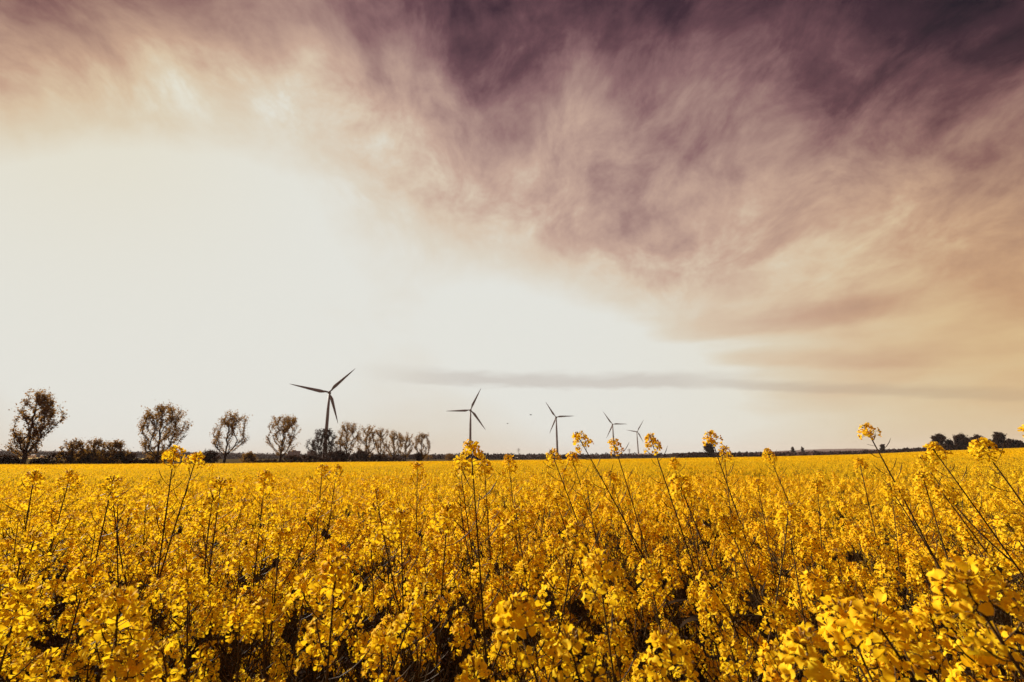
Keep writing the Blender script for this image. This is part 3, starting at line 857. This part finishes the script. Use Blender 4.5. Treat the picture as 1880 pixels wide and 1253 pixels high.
# ------------------------------------------------------------------ trees
def leafq(mb, p, rng, s, mname):
    a, b, n_ = frame((rng.gauss(0, 1), rng.gauss(0, 1), rng.gauss(.2, 1)), rng)
    k = s * rng.uniform(.6, 1.35)
    mb.poly([p - a * k * .5, p - b * k * .3 + n_ * k * .1, p + a * k * .55, p + b * k * .33], mname)
def grow(seed, H, W, base=.16, targets=60, dense=1.0, lean=0.0, leaf='tree_leaf', shape='vase', leafsize=.30, trunk_r=None, extra=None, skew=0.0, gaps=0, clump=.55):
    """branching tree: trunk + limbs mesh, crown mesh. Limbs reach, node by node, for points spread through the crown"""
    rng = random.Random(seed)
    nodes = [Vector((0, 0, 0))]; par = [-1]
    tz = base * H; n = 5
    for i in range(1, n + 1):
        nodes.append(Vector((lean * tz * i / n + rng.uniform(-.04, .04), rng.uniform(-.04, .04), tz * i / n))); par.append(len(nodes) - 2)
    tips = []
    gapdirs = [(rng.uniform(0, 6.28), rng.uniform(.4, .9)) for _ in range(gaps)]
    def prof(u):
        if shape == 'vase': return (.34 + .66 * math.sin(math.pi * min(1, u * .75 + .08))) if u < .80 else .96 * math.sqrt(max(0, 1 - ((u - .80) / .22) ** 2))
        if shape == 'round': return math.sqrt(max(0, 1 - (2 * min(u, 1) - 1) ** 2)) * .98 + .05
        return 1.02 - u
    def reach(t, slope=.95):
        best, bc = None, 1e9
        for i, q in enumerate(nodes):
            if i < 4: continue
            dz = t.z - q.z; dx = math.hypot(t.x - q.x, t.y - q.y)
            if dz < slope * dx: continue
            c = math.sqrt(dx * dx + dz * dz) * (1 + .10 * dz / H)
            if c < bc: bc, best = c, i
        if best is None: best = 4
        q = nodes[best]; d = t - q; L = d.length; k = max(2, int(L / (H * .05)))
        last = best
        for i in range(1, k + 1):
            u = i / k
            o_ = Vector((d.x, d.y, 0)) * (.3 * math.sin(u * math.pi / 2) + .7 * u)
            p = Vector((q.x + o_.x, q.y + o_.y, q.z + d.z * u ** 1.05)) + Vector((rng.gauss(0, 1), rng.gauss(0, 1), rng.gauss(0, .4))) * (L * .009)
            nodes.append(p); par.append(last); last = len(nodes) - 1
        tips.append(last)
    # ascending leaders first, then branches that fill the volume between them
    nl = rng.randint(5, 8) if shape != 'cone' else 1
    w0 = rng.uniform(0, 6.28)
    for i in range(nl):
        w = w0 + i * 6.283 / max(1, nl) + rng.uniform(-.3, .3); f = rng.uniform(.25, .75) if i else .12
        u = rng.uniform(.80, .98) if i else 1.0
        rr = W / 2 * prof(u * .86) * f
        reach(Vector((rr * math.cos(w) + lean * H * u, rr * math.sin(w), base * H + (1 - base) * H * u * .98)), .6)
    tg = []
    while len(tg) < targets:
        u = rng.random() ** .72
        rr = W / 2 * prof(u) * rng.random() ** .42 * rng.uniform(.86, 1.06); w = rng.uniform(0, 6.28)
        if any(abs((w - ga + math.pi) % 6.283 - math.pi) < .5 and abs(u - gu) < .13 and rr > W * .2 for ga, gu in gapdirs): continue
        z = base * H + (1 - base) * H * (.06 + .92 * u)
        x = rr * math.cos(w)
        if x * skew < 0: x *= (1 - abs(skew))
        tg.append(Vector((x + lean * z, rr * math.sin(w), z)))
    if extra: tg += [Vector(e) for e in extra]
    tg.sort(key=lambda p: p.z * .4 + math.hypot(p.x, p.y))
    for t in tg: reach(t, .95 if shape != 'cone' else .2)
    cnt = [0] * len(nodes)
    for tp in tips:
        i = tp
        while i != -1: cnt[i] += 1; i = par[i]
    tr = trunk_r or H * .023
    r1 = tr / math.sqrt(cnt[0]) if cnt[0] else tr
    rad = [max(.018, r1 * max(1, c) ** .52) for c in cnt]
    rad[0] = tr * 1.25
    ch = {}
    for i, p in enumerate(par): ch.setdefault(p, []).append(i)
    wood = MB()
    def chain(i, start):
        path = [start, i] if start is not None else [i]
        while True:
            c = ch.get(path[-1], [])
            if not c: break
            c = sorted(c, key=lambda q: -cnt[q])
            path.append(c[0])
            for o_ in c[1:]: todo.append((o_, path[-2]))
        if len(path) > 1: wood.tube([nodes[q] for q in path], [min(rad[q], rad[path[1]] * 1.05) if e == 0 and start is not None else rad[q] for e, q in enumerate(path)], 6, 'bark')
    todo = [(0, None)]
    while todo: chain(*todo.pop())
    cr = MB()
    hs = H / 16.0
    for tp in tips:
        i = tp; steps = 0
        q = nodes[tp]
        m = int(rng.randint(10, 42) * dense)
        sg = clump * hs * rng.uniform(.45, 1.0)
        pd = (nodes[tp] - nodes[par[tp]]).normalized()
        for _ in range(m):
            s_ = rng.gauss(0, 1) * sg * 1.5
            leafq(cr, q + pd * s_ + Vector((rng.gauss(0, sg), rng.gauss(0, sg), rng.gauss(0, sg * .8))), rng, leafsize * hs, leaf)
        while par[i] > n and steps < 5:
            i = par[i]; steps += 1
            if cnt[i] > 6: break
            for _ in range(int(rng.randint(3, 9) * dense)):
                leafq(cr, nodes[i] + Vector((rng.gauss(0, sg), rng.gauss(0, sg), rng.gauss(0, sg))) * .7, rng, leafsize * hs, leaf)
        # fine twigs
        for _ in range(4):
            d = (pd + Vector((rng.gauss(0, .5), rng.gauss(0, .5), rng.gauss(.2, .4)))).normalized()
            wood.tube([q - pd * sg, q - pd * sg * .3 + d * sg * .8, q + d * sg * 1.7], [.022, .016, .008], 3, 'bark', cap=False)
    return wood, cr
def place_tree(name, px, Y, top_py, wpx, label, cat, group, seed, sink=0.0, **kw):
    g0 = at(px, 850, Y); x = g0.x; z = ground(x, Y) - sink
    top = at(px, top_py, Y).z
    H = top - z; Wm = wpx / F * Y / CT * 1.0
    w_, c_ = grow(seed, H, Wm, **kw)
    r_ = thing(name, (x, Y, z), label, cat, group)
    obj('trunk', w_.mesh('trunk', True), r_); obj('crown', c_.mesh('crown'), r_)
    return r_
TR = 'tall trees in a row along the field edge'
place_tree('tree', 42, 114, 722, 56, 'tallest tree, at the far left, one long limb reaching up to the right', 'tree', TR, 1,
           base=.20, targets=100, dense=1.5, skew=.3, lean=.03, extra=[(-4.6, 0, 5.6), (-4.0, .3, 5.3), (-3.6, 0, 8.0), (7.4, 0, 12.8), (6.8, .3, 12.0), (6.2, 0, 14.2), (5.0, 0, 11.0), (2.6, 0, 4.4), (2.2, 0, 5.4)], leafsize=.34, gaps=3, clump=.5)
place_tree('tree', 287, 141, 746, 74, 'broad crowned tree behind the upright rapeseed heads, right of the dark bushes', 'tree', TR, 2,
           base=.23, targets=105, dense=1.45, extra=[(7.9, 0, 12.6), (7.4, .3, 11.8), (6.4, 0, 8.6), (-6.2, 0, 11.6), (-5.0, 0, 7.2), (-4.4, .4, 6.2), (-3.2, 0, 4.6), (3.4, 0, 4.2)], leafsize=.35, gaps=3, clump=.5)
place_tree('tree', 411, 164, 760, 56, 'narrow vase shaped lone tree with a thin branch leaning out to the right', 'tree', TR, 3,
           base=.27, targets=75, dense=1.25, lean=.03, extra=[(6.8, 0, 9.4), (5.6, 0, 8.3), (6.2, .3, 9.0)], leafsize=0.35, gaps=1, clump=.48)
place_tree('tree', 514, 176, 766, 58, 'egg shaped tree standing alone just left of the biggest wind turbine', 'tree', TR, 4,
           base=.23, targets=105, dense=1.25, leafsize=0.35, clump=.48)
place_tree('tree', 592, 214, 788, 54, 'dark round tree in front of the tower of the biggest wind turbine', 'tree', TR, 5,
           base=.12, targets=125, dense=1.3, shape='round', leaf='dark_leaf', leafsize=.42, clump=.55)
place_tree('tree', 635, 206, 777, 42, 'tree just right of the biggest turbine tower, first of six thinner ones', 'tree', TR, 6, base=.22, targets=78, dense=1.05, leafsize=0.37, clump=.5)
place_tree('tree', 671, 222, 783, 38, 'second of six thinner trees right of the biggest turbine, joining crowns with the next', 'tree', TR, 7, base=.18, targets=80, dense=1.1, leafsize=0.39, clump=.5)
place_tree('tree', 698, 236, 788, 32, 'third of six thinner trees right of the biggest turbine, split crown', 'tree', TR, 8, base=.2, targets=60, dense=1.1, leafsize=0.39, clump=.5, gaps=2)
place_tree('tree', 722, 248, 792, 30, 'fourth of six thinner trees right of the biggest turbine', 'tree', TR, 9, base=.22, targets=64, dense=1.15, leafsize=0.39, clump=.5)
place_tree('tree', 744, 258, 796, 31, 'fifth of six thinner trees right of the biggest turbine, low forked limbs', 'tree', TR, 10, base=.22, targets=64, dense=1.15, leafsize=0.39, clump=.5)
place_tree('tree', 774, 268, 796, 31, 'last tree of the row, standing slightly apart towards the second turbine', 'tree', TR, 11, base=.2, targets=72, dense=1.2, leafsize=0.41, clump=.5)
BG = 'dark bushes along the field edge'
def bush(px, Y, top, w, label, seed, leaf='dark_leaf', dense=1.5, shape='round', targets=60, name='bush', cat='bush', group=BG, leafsize=1.0, **kw):
    g0 = at(px, 850, Y); z = ground(g0.x, Y); H = at(px, top, Y).z - z
    w_, c_ = grow(seed, H, w / F * Y / CT, base=.08, targets=targets, dense=dense, shape=shape, leaf=leaf, leafsize=leafsize * .34 * 16 / H, trunk_r=H * .03, clump=kw.pop('clump', .7) * 1.6, **kw)
    r_ = thing(name, (g0.x, Y, z), label, cat, group)
    obj('trunk', w_.mesh('trunk', True), r_); obj('crown', c_.mesh('crown'), r_)
bush(8, 116, 838, 44, 'low dark bush at the left edge of the picture', 21)
bush(72, 120, 843, 26, 'low bush right of the tallest tree trunk at the far left', 22)
bush(130, 122, 809, 46, 'large dark bush with a pale feathery top, left of a pair', 23, leaf='tree_leaf', dense=.8, targets=50, clump=.42)
bush(124, 124, 830, 70, 'solid dark bush filling the gap below the feathery one', 31, dense=1.9)
bush(168, 126, 808, 44, 'tall dark bush with a ragged top between two other bushes', 24, leaf='tree_leaf', dense=.9, targets=50, clump=.42)
bush(203, 128, 811, 52, 'wide dark bush sloping down to the right beside the broad tree', 25, leaf='tree_leaf', dense=.9, targets=60, clump=.42)
bush(176, 130, 828, 90, 'solid dark hedge bush below the ragged topped ones', 32, dense=2.0)
bush(222, 131, 831, 50, 'low dark bush at the right end of the big bushes', 33, dense=2.0)
bush(262, 137, 845, 40, 'very low dark bush just left of the broad tree trunk', 26)
bush(300, 150, 828, 50, 'brown bush behind the trunk of the broad crowned tree', 27, leaf='tree_leaf')
bush(384, 152, 829, 28, 'small bush left of the narrow vase shaped tree', 28)
bush(456, 178, 832, 26, 'small round bush between the vase shaped and egg shaped trees', 29, leaf='tree_leaf')
bush(495, 176, 845, 60, 'very low hedge at the foot of the egg shaped tree', 30)
bush(540, 190, 838, 40, 'dark bush left of the dark round tree', 34, dense=1.9)
bush(567, 196, 837, 40, 'dark bush at the left foot of the biggest turbine', 35, dense=1.9)
bush(618, 198, 828, 44, 'round black bush at the right foot of the biggest turbine', 36, dense=2.2)
bush(602, 194, 843, 90, 'low dark hedge below the biggest turbine', 37, dense=2.0)
bush(662, 214, 829, 34, 'rounded dark bush left of the second thin tree', 38, dense=2.0)
bush(690, 222, 837, 46, 'dark bush under the crowns of the second and third thin trees', 39, dense=2.2)
bush(722, 240, 842, 40, 'low dark hedge under the fourth thin tree', 40, dense=1.9)
bush(768, 266, 833, 14, 'small dark bush touching the trunk of the last tree of the row', 41, dense=2)
bush(660, 860, 838, 26, 'small far bush behind the thin trees', 42)
bush(825, 420, 834, 20, 'small rounded bush left of the second turbine', 43, leaf='tree_leaf')
bush(784, 500, 836, 22, 'small pale bush right of the last tree of the row', 44, leaf='tree_leaf')

# trees right of the picture
RG = 'dark trees standing on the horizon at the right'
def far_tree(px, Y, top, w, label, seed, shape='round', group=RG, dense=2.4, targets=70, base=.1, name='tree', leaf='dark_leaf'):
    g0 = at(px, 835, Y); z = ground(g0.x, Y); H = at(px, top, Y).z - z
    w_, c_ = grow(seed, H, w / F * Y / CT, base=base, targets=targets, dense=dense, shape=shape, leaf=leaf, leafsize=.75 * 16 / H * Y / 330, trunk_r=H * .03, clump=.8)
    r_ = thing(name, (g0.x, Y, z), label, 'tree', group)
    obj('trunk', w_.mesh('trunk', True), r_); obj('crown', c_.mesh('crown'), r_)
far_tree(1303, 400, 816, 17, 'dark round tree directly behind a rapeseed head right of the turbines', 50, base=.25)
far_tree(1732, 292, 800, 25, 'large round topped dark tree, first of the group at the right', 51)
far_tree(1771, 290, 800, 22, 'large dark tree second from the left in the group at the right', 52, shape='vase')
far_tree(1783, 286, 806, 9, 'slim dark tree leaning against the second large one at the right', 63)
far_tree(1801, 280, 802, 22, 'dark tree hidden behind a leaning rapeseed head at the far right', 53)
far_tree(1822, 276, 809, 20, 'rounded dark tree right of the leaning rapeseed head', 54)
far_tree(1841, 272, 796, 18, 'tallest dark tree of the right group with a ragged flat side', 55, targets=60)
far_tree(1859, 268, 808, 15, 'pointed dark tree just right of the tallest one of the group', 56)
far_tree(1876, 266, 811, 18, 'dark tree cut by the right edge of the picture', 57)
far_tree(1748, 300, 810, 14, 'thin open tree in the gap between the first two large trees at the right', 58, dense=.8, targets=30)
far_tree(1752, 288, 818, 60, 'low dark hedge under the first large trees at the right', 59, targets=110)
far_tree(1835, 270, 816, 90, 'low dark hedge under the far right trees', 60, targets=140)
far_tree(1623, 420, 817, 8, 'small round headed tree sticking up from the tree line beside the tallest rapeseed', 61, targets=30)
far_tree(1457, 620, 822, 6, 'pointed conifer poking above the tree line, left one of two', 62, shape='cone', targets=34)
far_tree(1475, 620, 823, 7, 'pointed conifer poking above the tree line, right one of two', 64, shape='cone', targets=34)

# distant woods: too many trunks to count
def woods():
    rng = random.Random(9); mb = MB()
    def blob(x, y, z, h, w):
        n = 26
        for _ in range(n):
            u = rng.random(); a_ = rng.uniform(0, 6.28); pr = math.sqrt(max(.02, 1 - (1.7 * u - .7) ** 2)) if u > .41 else 1
            p = Vector((x + w / 2 * pr * math.cos(a_) * rng.uniform(.6, 1), y + w / 2 * pr * math.sin(a_) * rng.uniform(.6, 1), z + h * u))
            leafq(mb, p, rng, w * .42, 'wood')
    # (px range, distance range, tree height so that tops reach a pixel line)
    tops_x = [-500, 0, 60, 200, 300, 420, 520, 640, 780, 880, 960, 1060, 1200, 1300, 1450, 1600, 1700, 1880, 2400]
    tops_y = [828, 827, 829, 829.5, 830, 832, 833, 834, 835, 834, 835, 835.5, 834.5, 833, 833, 829.5, 824, 819, 812]
    for px in np.arange(-480, 2380, 1.9):
        Yb = 1100 if px < 600 else (820 if px < 1250 else 560)
        for layer in range(3):
            Y = Yb * (1 + .18 * (layer - 1)) + rng.uniform(-60, 60)
            q = max(-100, min(1980, px))
            hv = interp(px, tops_x, tops_y) + rng.gauss(0, .9) + (2 - layer) * (1.6 if px < 1250 else .5) + (rng.random() < .06) * -2.0
            r = at(px + rng.uniform(-1.5, 1.5), hv, Y)
            z = ground(r.x, Y)
            h = r.z - z
            if h < 2: continue
            h2 = min(h, 15 * rng.uniform(.8, 1.2))
            w = rng.uniform(6, 10)
            blob(r.x, Y, r.z - h2, h2, w)
            if h > h2 + 3: blob(r.x, Y - 5, r.z - h2 - 6, 9, w)
    tag(obj('distant_wood', mb.mesh('distant_wood')), 'dark brown line of far woodland along the whole horizon', 'woodland', kind='stuff')
woods()
def hills():
    prof_x = [-700, 0, 250, 420, 560, 900, 1200, 1380, 1440, 1500, 1560, 1620, 1720, 1900, 2500]
    prof_y = [826, 828, 830, 832, 836, 840, 837, 832, 828, 825.5, 824.2, 825.2, 828, 830, 826]
    mb = MB(); rows = []
    xs = np.linspace(-650, 2450, 180)
    rr = random.Random(3)
    jit = [rr.gauss(0, .25) for _ in xs]
    for k, (Yd, f) in enumerate(((2600, 0.0), (3000, .55), (3400, 1.0), (3900, .6), (4400, .0))):
        row = []
        for i, px in enumerate(xs):
            tp = at(px, interp(px, prof_x, prof_y) + jit[i], 3400)
            base = -30.0
            p = at(px, 840, Yd)
            row.append((p.x, Yd, base + (tp.z - base) * f if f else base))
        rows.append(row)
    n = len(xs)
    v = [p for r_ in rows for p in r_]; fs = []
    for k in range(4):
        for i in range(n - 1): fs.append((k * n + i, k * n + i + 1, (k + 1) * n + i + 1, (k + 1) * n + i))
    mb.tris(v, fs, 'hill')
    tag(obj('hills', mb.mesh('hills', True)), kind='structure')
hills()
# strips of far yellow and green land at the left
def strip(px0, px1, py0, py1, Y0, mname, name):
    mb = MB(); n = 24; up = []; lo = []
    Y1 = Y0 * 1.35
    for i in range(n + 1):
        px = px0 + (px1 - px0) * i / n
        a_ = at(px, py1, Y0); b_ = at(px, py0, Y1)
        za = max(a_.z, ground(a_.x, Y0) + .3); zb = max(b_.z, ground(b_.x, Y1) + .3)
        lo.append((a_.x, Y0, za)); up.append((b_.x, Y1, zb))
    mb.tris(lo + up, [(i, i + 1, n + 2 + i, n + 1 + i) for i in range(n)], mname)
    tag(obj(name, mb.mesh(name)), kind='structure')
strip(-60, 92, 840.6, 842.6, 520, 'yellow_land', 'far_yellow_field')
strip(235, 276, 842, 845.5, 420, 'yellow_land', 'far_yellow_meadow')

# ------------------------------------------------------------------ wind turbines
def airfoil_blade(L, pitch):
    """blade along +Z from the hub centre; chord across X, thickness along Y"""
    mb = MB(); n = 14; k = 10; rows = []
    for i in range(n + 1):
        u = i / n
        z = L * (.015 + .985 * u)
        if u < .05: ch, th = L * .040, L * .040
        elif u < .20: q = (u - .05) / .15; ch = L * (.040 + .052 * q); th = L * (.040 - .018 * q)
        else: q = (u - .2) / .8; ch = L * (.092 * (1 - q) ** .85 + .008); th = L * (.022 * (1 - q) + .002)
        tw = pitch + R(14) * (1 - u) ** 2
        row = []
        for j in range(k):
            w = 2 * math.pi * j / k
            x = ch * (.5 * math.cos(w) - (.20 if u > .08 else 0)); y = th * .5 * math.sin(w) * (1 - .35 * math.cos(w) * (u > .1))
            row.append(Vector((x * math.cos(tw) - y * math.sin(tw), x * math.sin(tw) + y * math.cos(tw) + L * .02 * u * u, z)))
        rows.append(row)
    v = [p for r_ in rows for p in r_]; fs = []
    for i in range(n):
        for j in range(k): fs.append((i * k + j, i * k + (j + 1) % k, (i + 1) * k + (j + 1) % k, (i + 1) * k + j))
    fs.append(tuple(range(k))[::-1]); fs.append(tuple(n * k + j for j in range(k)))
    mb.tris(v, fs, 'tower_paint')
    return mb
def lathe(mb, prof, sides, mname, mtx=None):
    v = []
    for r_, z in prof:
        for q in range(sides):
            w = 2 * math.pi * q / sides; p = Vector((r_ * math.cos(w), r_ * math.sin(w), z)); v.append(mtx @ p if mtx else p)
    fs = [(i * sides + q, i * sides + (q + 1) % sides, (i + 1) * sides + (q + 1) % sides, (i + 1) * sides + q) for i in range(len(prof) - 1) for q in range(sides)]
    fs.append(tuple(range(sides))[::-1]); fs.append(tuple((len(prof) - 1) * sides + q for q in range(sides)))
    mb.tris(v, fs, mname)
def turbine(hx, hy, Y, tips, yaw, label, rscale=1.0, facing=-1):
    hub = at(hx, hy, Y)
    gz = ground(hub.x, Y)
    H = hub.z - gz
    L = 0
    # blade angles from the photo: angle in the vertical rotor plane, measured about the hub
    root = thing('wind_turbine', (hub.x, Y, gz), label, 'wind turbine', 'wind turbines on the plain')
    tb = MB()
    prof = [(H * .0285, -1.0), (H * .0280, H * .02), (H * .0255, H * .35), (H * .0215, H * .7), (H * .0165, H * .985)]
    lathe(tb, prof, 20, 'tower_paint'); obj('tower', tb.mesh('tower', True), root)
    dr = MB(); dr.box((-.6, -H * .0287 - .12, .9), (.6, -H * .0275, 3.2), 'roof'); obj('tower_door', dr.mesh('tower_door'), root)
    yr = Matrix.Rotation(yaw, 4, 'Z')
    nb = MB(); lathe(nb, [(.6, -3.2), (1.55, -2.9), (1.9, -1.0), (1.9, 3.6), (1.6, 6.2), (.9, 7.4)], 14, 'tower_paint', Matrix.Translation((0, 0, H)) @ yr @ Matrix.Rotation(R(-90), 4, 'X'))
    obj('nacelle', nb.mesh('nacelle', True), root)
    ho = -4.6
    hb = MB(); lathe(hb, [(1.75, 0), (1.9, .8), (1.6, 2.0), (.9, 3.0), (.1, 3.4)], 14, 'tower_paint', Matrix.Translation((0, 0, H)) @ yr @ Matrix.Translation((0, -3.0, 0)) @ Matrix.Rotation(R(90), 4, 'X'))
    obj('hub', hb.mesh('hub', True), root)
    for tx, ty in tips:
        tp = at(tx, ty, Y)
        dx = (tp.x - hub.x) / math.cos(yaw); dz = tp.z - hub.z
        Lb = math.hypot(dx, dz) * rscale; ang = math.atan2(dx, dz)
        bl = obj('blade', airfoil_blade(Lb, R(10)).mesh('blade', True), root)
        bl.matrix_local = Matrix.Translation((0, 0, H)) @ yr @ Matrix.Translation((0, ho, 0)) @ Matrix.Rotation(ang, 4, 'Y')
turbine(604.8, 721.5, 570, [(648.5, 675.5), (542, 709), (618.5, 778)], R(18), 'biggest and nearest wind turbine, its tower rising behind the round tree')
turbine(863.8, 753.5, 810, [(883, 713), (820, 756), (891, 790)], R(8), 'second wind turbine from the left, standing alone behind a broad rapeseed head')
turbine(1021, 766.5, 1000, [(1002.5, 738), (1054, 765), (1009, 797)], R(-12), 'third wind turbine from the left, one blade level to the right')
turbine(1124.5, 779.5, 1240, [(1108, 756), (1150.5, 779.5), (1114, 804.5)], R(-12), 'fourth wind turbine from the left, with a rapeseed head in front of its tower')
turbine(1169, 793, 1620, [(1181.5, 771.5), (1148, 790), (1181, 813)], R(10), 'smallest and farthest wind turbine, right of the other four')

# ------------------------------------------------------------------ far buildings and pylons
def block(px0, px1, top, Y, label, floors, bays, mname='wall', cat='building', penthouse=True):
    a_ = at(px0, 835, Y); b_ = at(px1, 835, Y); x0, x1 = a_.x, b_.x; cx = (x0 + x1) / 2
    z = ground(cx, Y) - 2; H = at((px0 + px1) / 2, top, Y).z - z; w = x1 - x0
    rt = thing('apartment_building', (cx, Y, z), label, cat, 'apartment blocks on the left horizon')
    mb = MB(); mb.box((-w / 2, 0, 0), (w / 2, 12, H), mname); obj('wall', mb.mesh('wall'), rt)
    rf = MB(); rf.box((-w / 2 - .4, -.4, H + .003), (w / 2 + .4, 12.4, H + .6), 'roof')
    if penthouse: rf.box((-w * .18, 3, H + .61), (w * .12, 9, H + 2.6), mname)
    obj('roof', rf.mesh('roof'), rt)
    fh = 3.0
    for f in range(floors):
        for b in range(bays):
            xx = -w / 2 + w * (b + .5) / bays; zz = H - 2.2 - f * fh
            wm = MB(); wm.box((xx - .8, -.06, zz - .7), (xx + .8, .05, zz + .7), 'glass')
            obj('window', wm.mesh('window'), rt)
block(528, 546.5, 829, 950, 'wide brown apartment block on the horizon right of the egg shaped tree', 4, 6)
block(563.5, 575.5, 829.5, 980, 'smaller brown apartment block on the horizon left of the dark round tree', 4, 4)
def house(px0, px1, top, base, Y, label, name='house', cat='house', roof='pale_wall', wall='pale_wall', group=None):
    a_ = at(px0, base, Y); b_ = at(px1, base, Y); w = b_.x - a_.x; cx = (a_.x + b_.x) / 2
    z = min(a_.z, b_.z) ; H = at((px0 + px1) / 2, top, Y).z - z; D = min(10, w * .8); e = H * .55
    rt = thing(name, (cx, Y, z), label, cat, group)
    mb = MB(); mb.box((-w / 2, 0, -3), (w / 2, D, e), wall); obj('wall', mb.mesh('wall'), rt)
    rf = MB(); rf.tris([(-w / 2 - .3, -.3, e), (w / 2 + .3, -.3, e), (w / 2 + .3, D + .3, e), (-w / 2 - .3, D + .3, e), (-w / 2, D / 2, H), (w / 2, D / 2, H)],
                       [(0, 1, 5, 4), (2, 3, 4, 5), (0, 4, 3), (1, 2, 5), (0, 3, 2, 1)], roof); obj('roof', rf.mesh('roof'), rt)
    for k in range(max(2, int(w / 8))):
        xx = -w / 2 + w * (k + .5) / max(2, int(w / 8)); wm = MB(); wm.box((xx - .6, -.06, e * .35), (xx + .6, .05, e * .8), 'glass'); obj('window', wm.mesh('window'), rt)
HG = 'pale houses below the wooded hill at the left'
house(49, 55.5, 834.6, 838.2, 640, 'small white house right of the tallest tree trunk', group=HG)
house(56.5, 62, 834.8, 838.2, 640, 'small white house, second from the tallest tree trunk', group=HG)
house(74, 90, 835.4, 838.0, 660, 'long low white building at the left in front of the wooded hill', name='farm_building', cat='farm building', group=HG)
house(944, 951, 839.6, 842.2, 640, 'short pale shed at the left end of a long pale one between two turbines', name='shed', cat='shed')
house(954, 984, 839.2, 842.0, 640, 'long pale low shed between the second and third wind turbines', name='shed', cat='shed')
house(1172, 1200, 833.0, 837.5, 900, 'wide brownish hall just right of the farthest wind turbine', name='hall', cat='building', roof='wall', wall='wall')
def pylon(px, top, Y, label):
    tp = at(px, top, Y); z = ground(tp.x, Y); H = tp.z - z; s = H * .09; r_ = .16 * Y / 900
    rt = thing('pylon', (tp.x, Y, z), label, 'pylon', 'power pylons far away')
    mb = MB()
    lv = [0, .2, .4, .55, .7, .82, .92, 1.0]; hw = [s, s * .8, s * .6, s * .45, s * .33, s * .3, s * .28, .05]
    cn = lambda i: [Vector((sx * hw[i], sy * hw[i], lv[i] * H)) for sx, sy in ((-1, -1), (1, -1), (1, 1), (-1, 1))]
    for i in range(len(lv) - 1):
        a_, b_ = cn(i), cn(i + 1)
        for k in range(4):
            mb.tube([a_[k], b_[k]], r_, 4, 'steel'); mb.tube([a_[k], b_[(k + 1) % 4]], r_ * .6, 3, 'steel'); mb.tube([b_[k], b_[(k + 1) % 4]], r_ * .6, 3, 'steel')
    obj('mast', mb.mesh('mast'), rt)
    for lz, hl in ((.70, 1.9), (.82, 2.6), (.92, 1.7)):
        am = MB()
        for sx in (-1, 1):
            am.tube([(0, 0, lz * H + H * .03), (sx * s * hl, 0, lz * H)], r_ * .8, 4, 'steel'); am.tube([(0, 0, lz * H), (sx * s * hl, 0, lz * H)], r_ * .8, 4, 'steel')
            am.tube([(sx * s * hl, 0, lz * H), (sx * s * hl, 0, lz * H - 1.6)], r_, 4, 'steel')
        obj('crossarm', am.mesh('crossarm'), rt)
pylon(952, 823, 1900, 'faint lattice power pylon between the second and third wind turbines')
pylon(1155, 824, 1400, 'lattice power pylon between the fourth and fifth wind turbines')

# ------------------------------------------------------------------ birds
def bird(px, py, Y, span, flap, yaw, label):
    p = at(px, py, Y)
    mb = MB(); n = 8; L = span * .5
    prof = [(.0, -.5), (.07, -.38), (.13, -.15), (.14, .1), (.10, .3), (.085, .42), (.03, .52)]
    lathe(mb, [(max(.004, r_ * L * 1.7), z * L) for r_, z in prof], n, 'feather', Matrix.Rotation(R(-90), 4, 'X'))
    for sx in (-1, 1):
        pts = []
        for u in (0, .35, .7, 1.0):
            x = sx * (.03 * L + u * span * .5); z = math.sin(flap) * abs(x) * (1 if u < .5 else .8)
            cw = L * (.36, .34, .24, .05)[(0, .35, .7, 1.0).index(u)]
            pts += [Vector((x, cw * .5, z + .02 * L)), Vector((x, -cw * .5 - (.1 * L if u == 1.0 else 0), z + .02 * L)), Vector((x, 0, z - .02 * L))]
        fs = []
        for i in range(3):
            a_ = i * 3
            fs += [(a_, a_ + 1, a_ + 4, a_ + 3), (a_ + 1, a_ + 2, a_ + 5, a_ + 4), (a_ + 2, a_, a_ + 3, a_ + 5)]
        mb.tris(pts, fs, 'feather')
    mb.tris([(-.05 * L, -.4 * L, 0), (.05 * L, -.4 * L, 0), (.13 * L, -.8 * L, .01), (-.13 * L, -.8 * L, .01)], [(0, 1, 2, 3)], 'feather')
    o = obj('bird', mb.mesh('bird', True), None, p); o.rotation_euler = (R(8), R(6), yaw)
    tag(o, label, 'bird', 'birds in the air')
bird(932, 778, 50, .42, R(-12), R(25), 'dark bird flying low in the sky right of the second turbine, lower of two')
bird(974.5, 762, 50, .44, R(25), R(-50), 'dark bird with a raised wing left of the third turbine, upper of two')
bird(703, 577, 150, .50, R(10), R(30), 'tiny dark bird high in the white sky above and right of the biggest turbine')
bird(1212, 766, 170, .5, R(15), R(20), 'tiny bird in the sky above and right of the farthest turbine')
bird(243, 266, 190, .5, R(10), R(70), 'tiny bird high in the upper left of the sky')
bird(1338, 528, 170, .5, R(18), R(10), 'tiny bird against the pale edge of the cloud in the right half of the sky')
bird(690, 353, 200, .45, R(8), R(0), 'tiny bird in the pale sky at the upper middle')
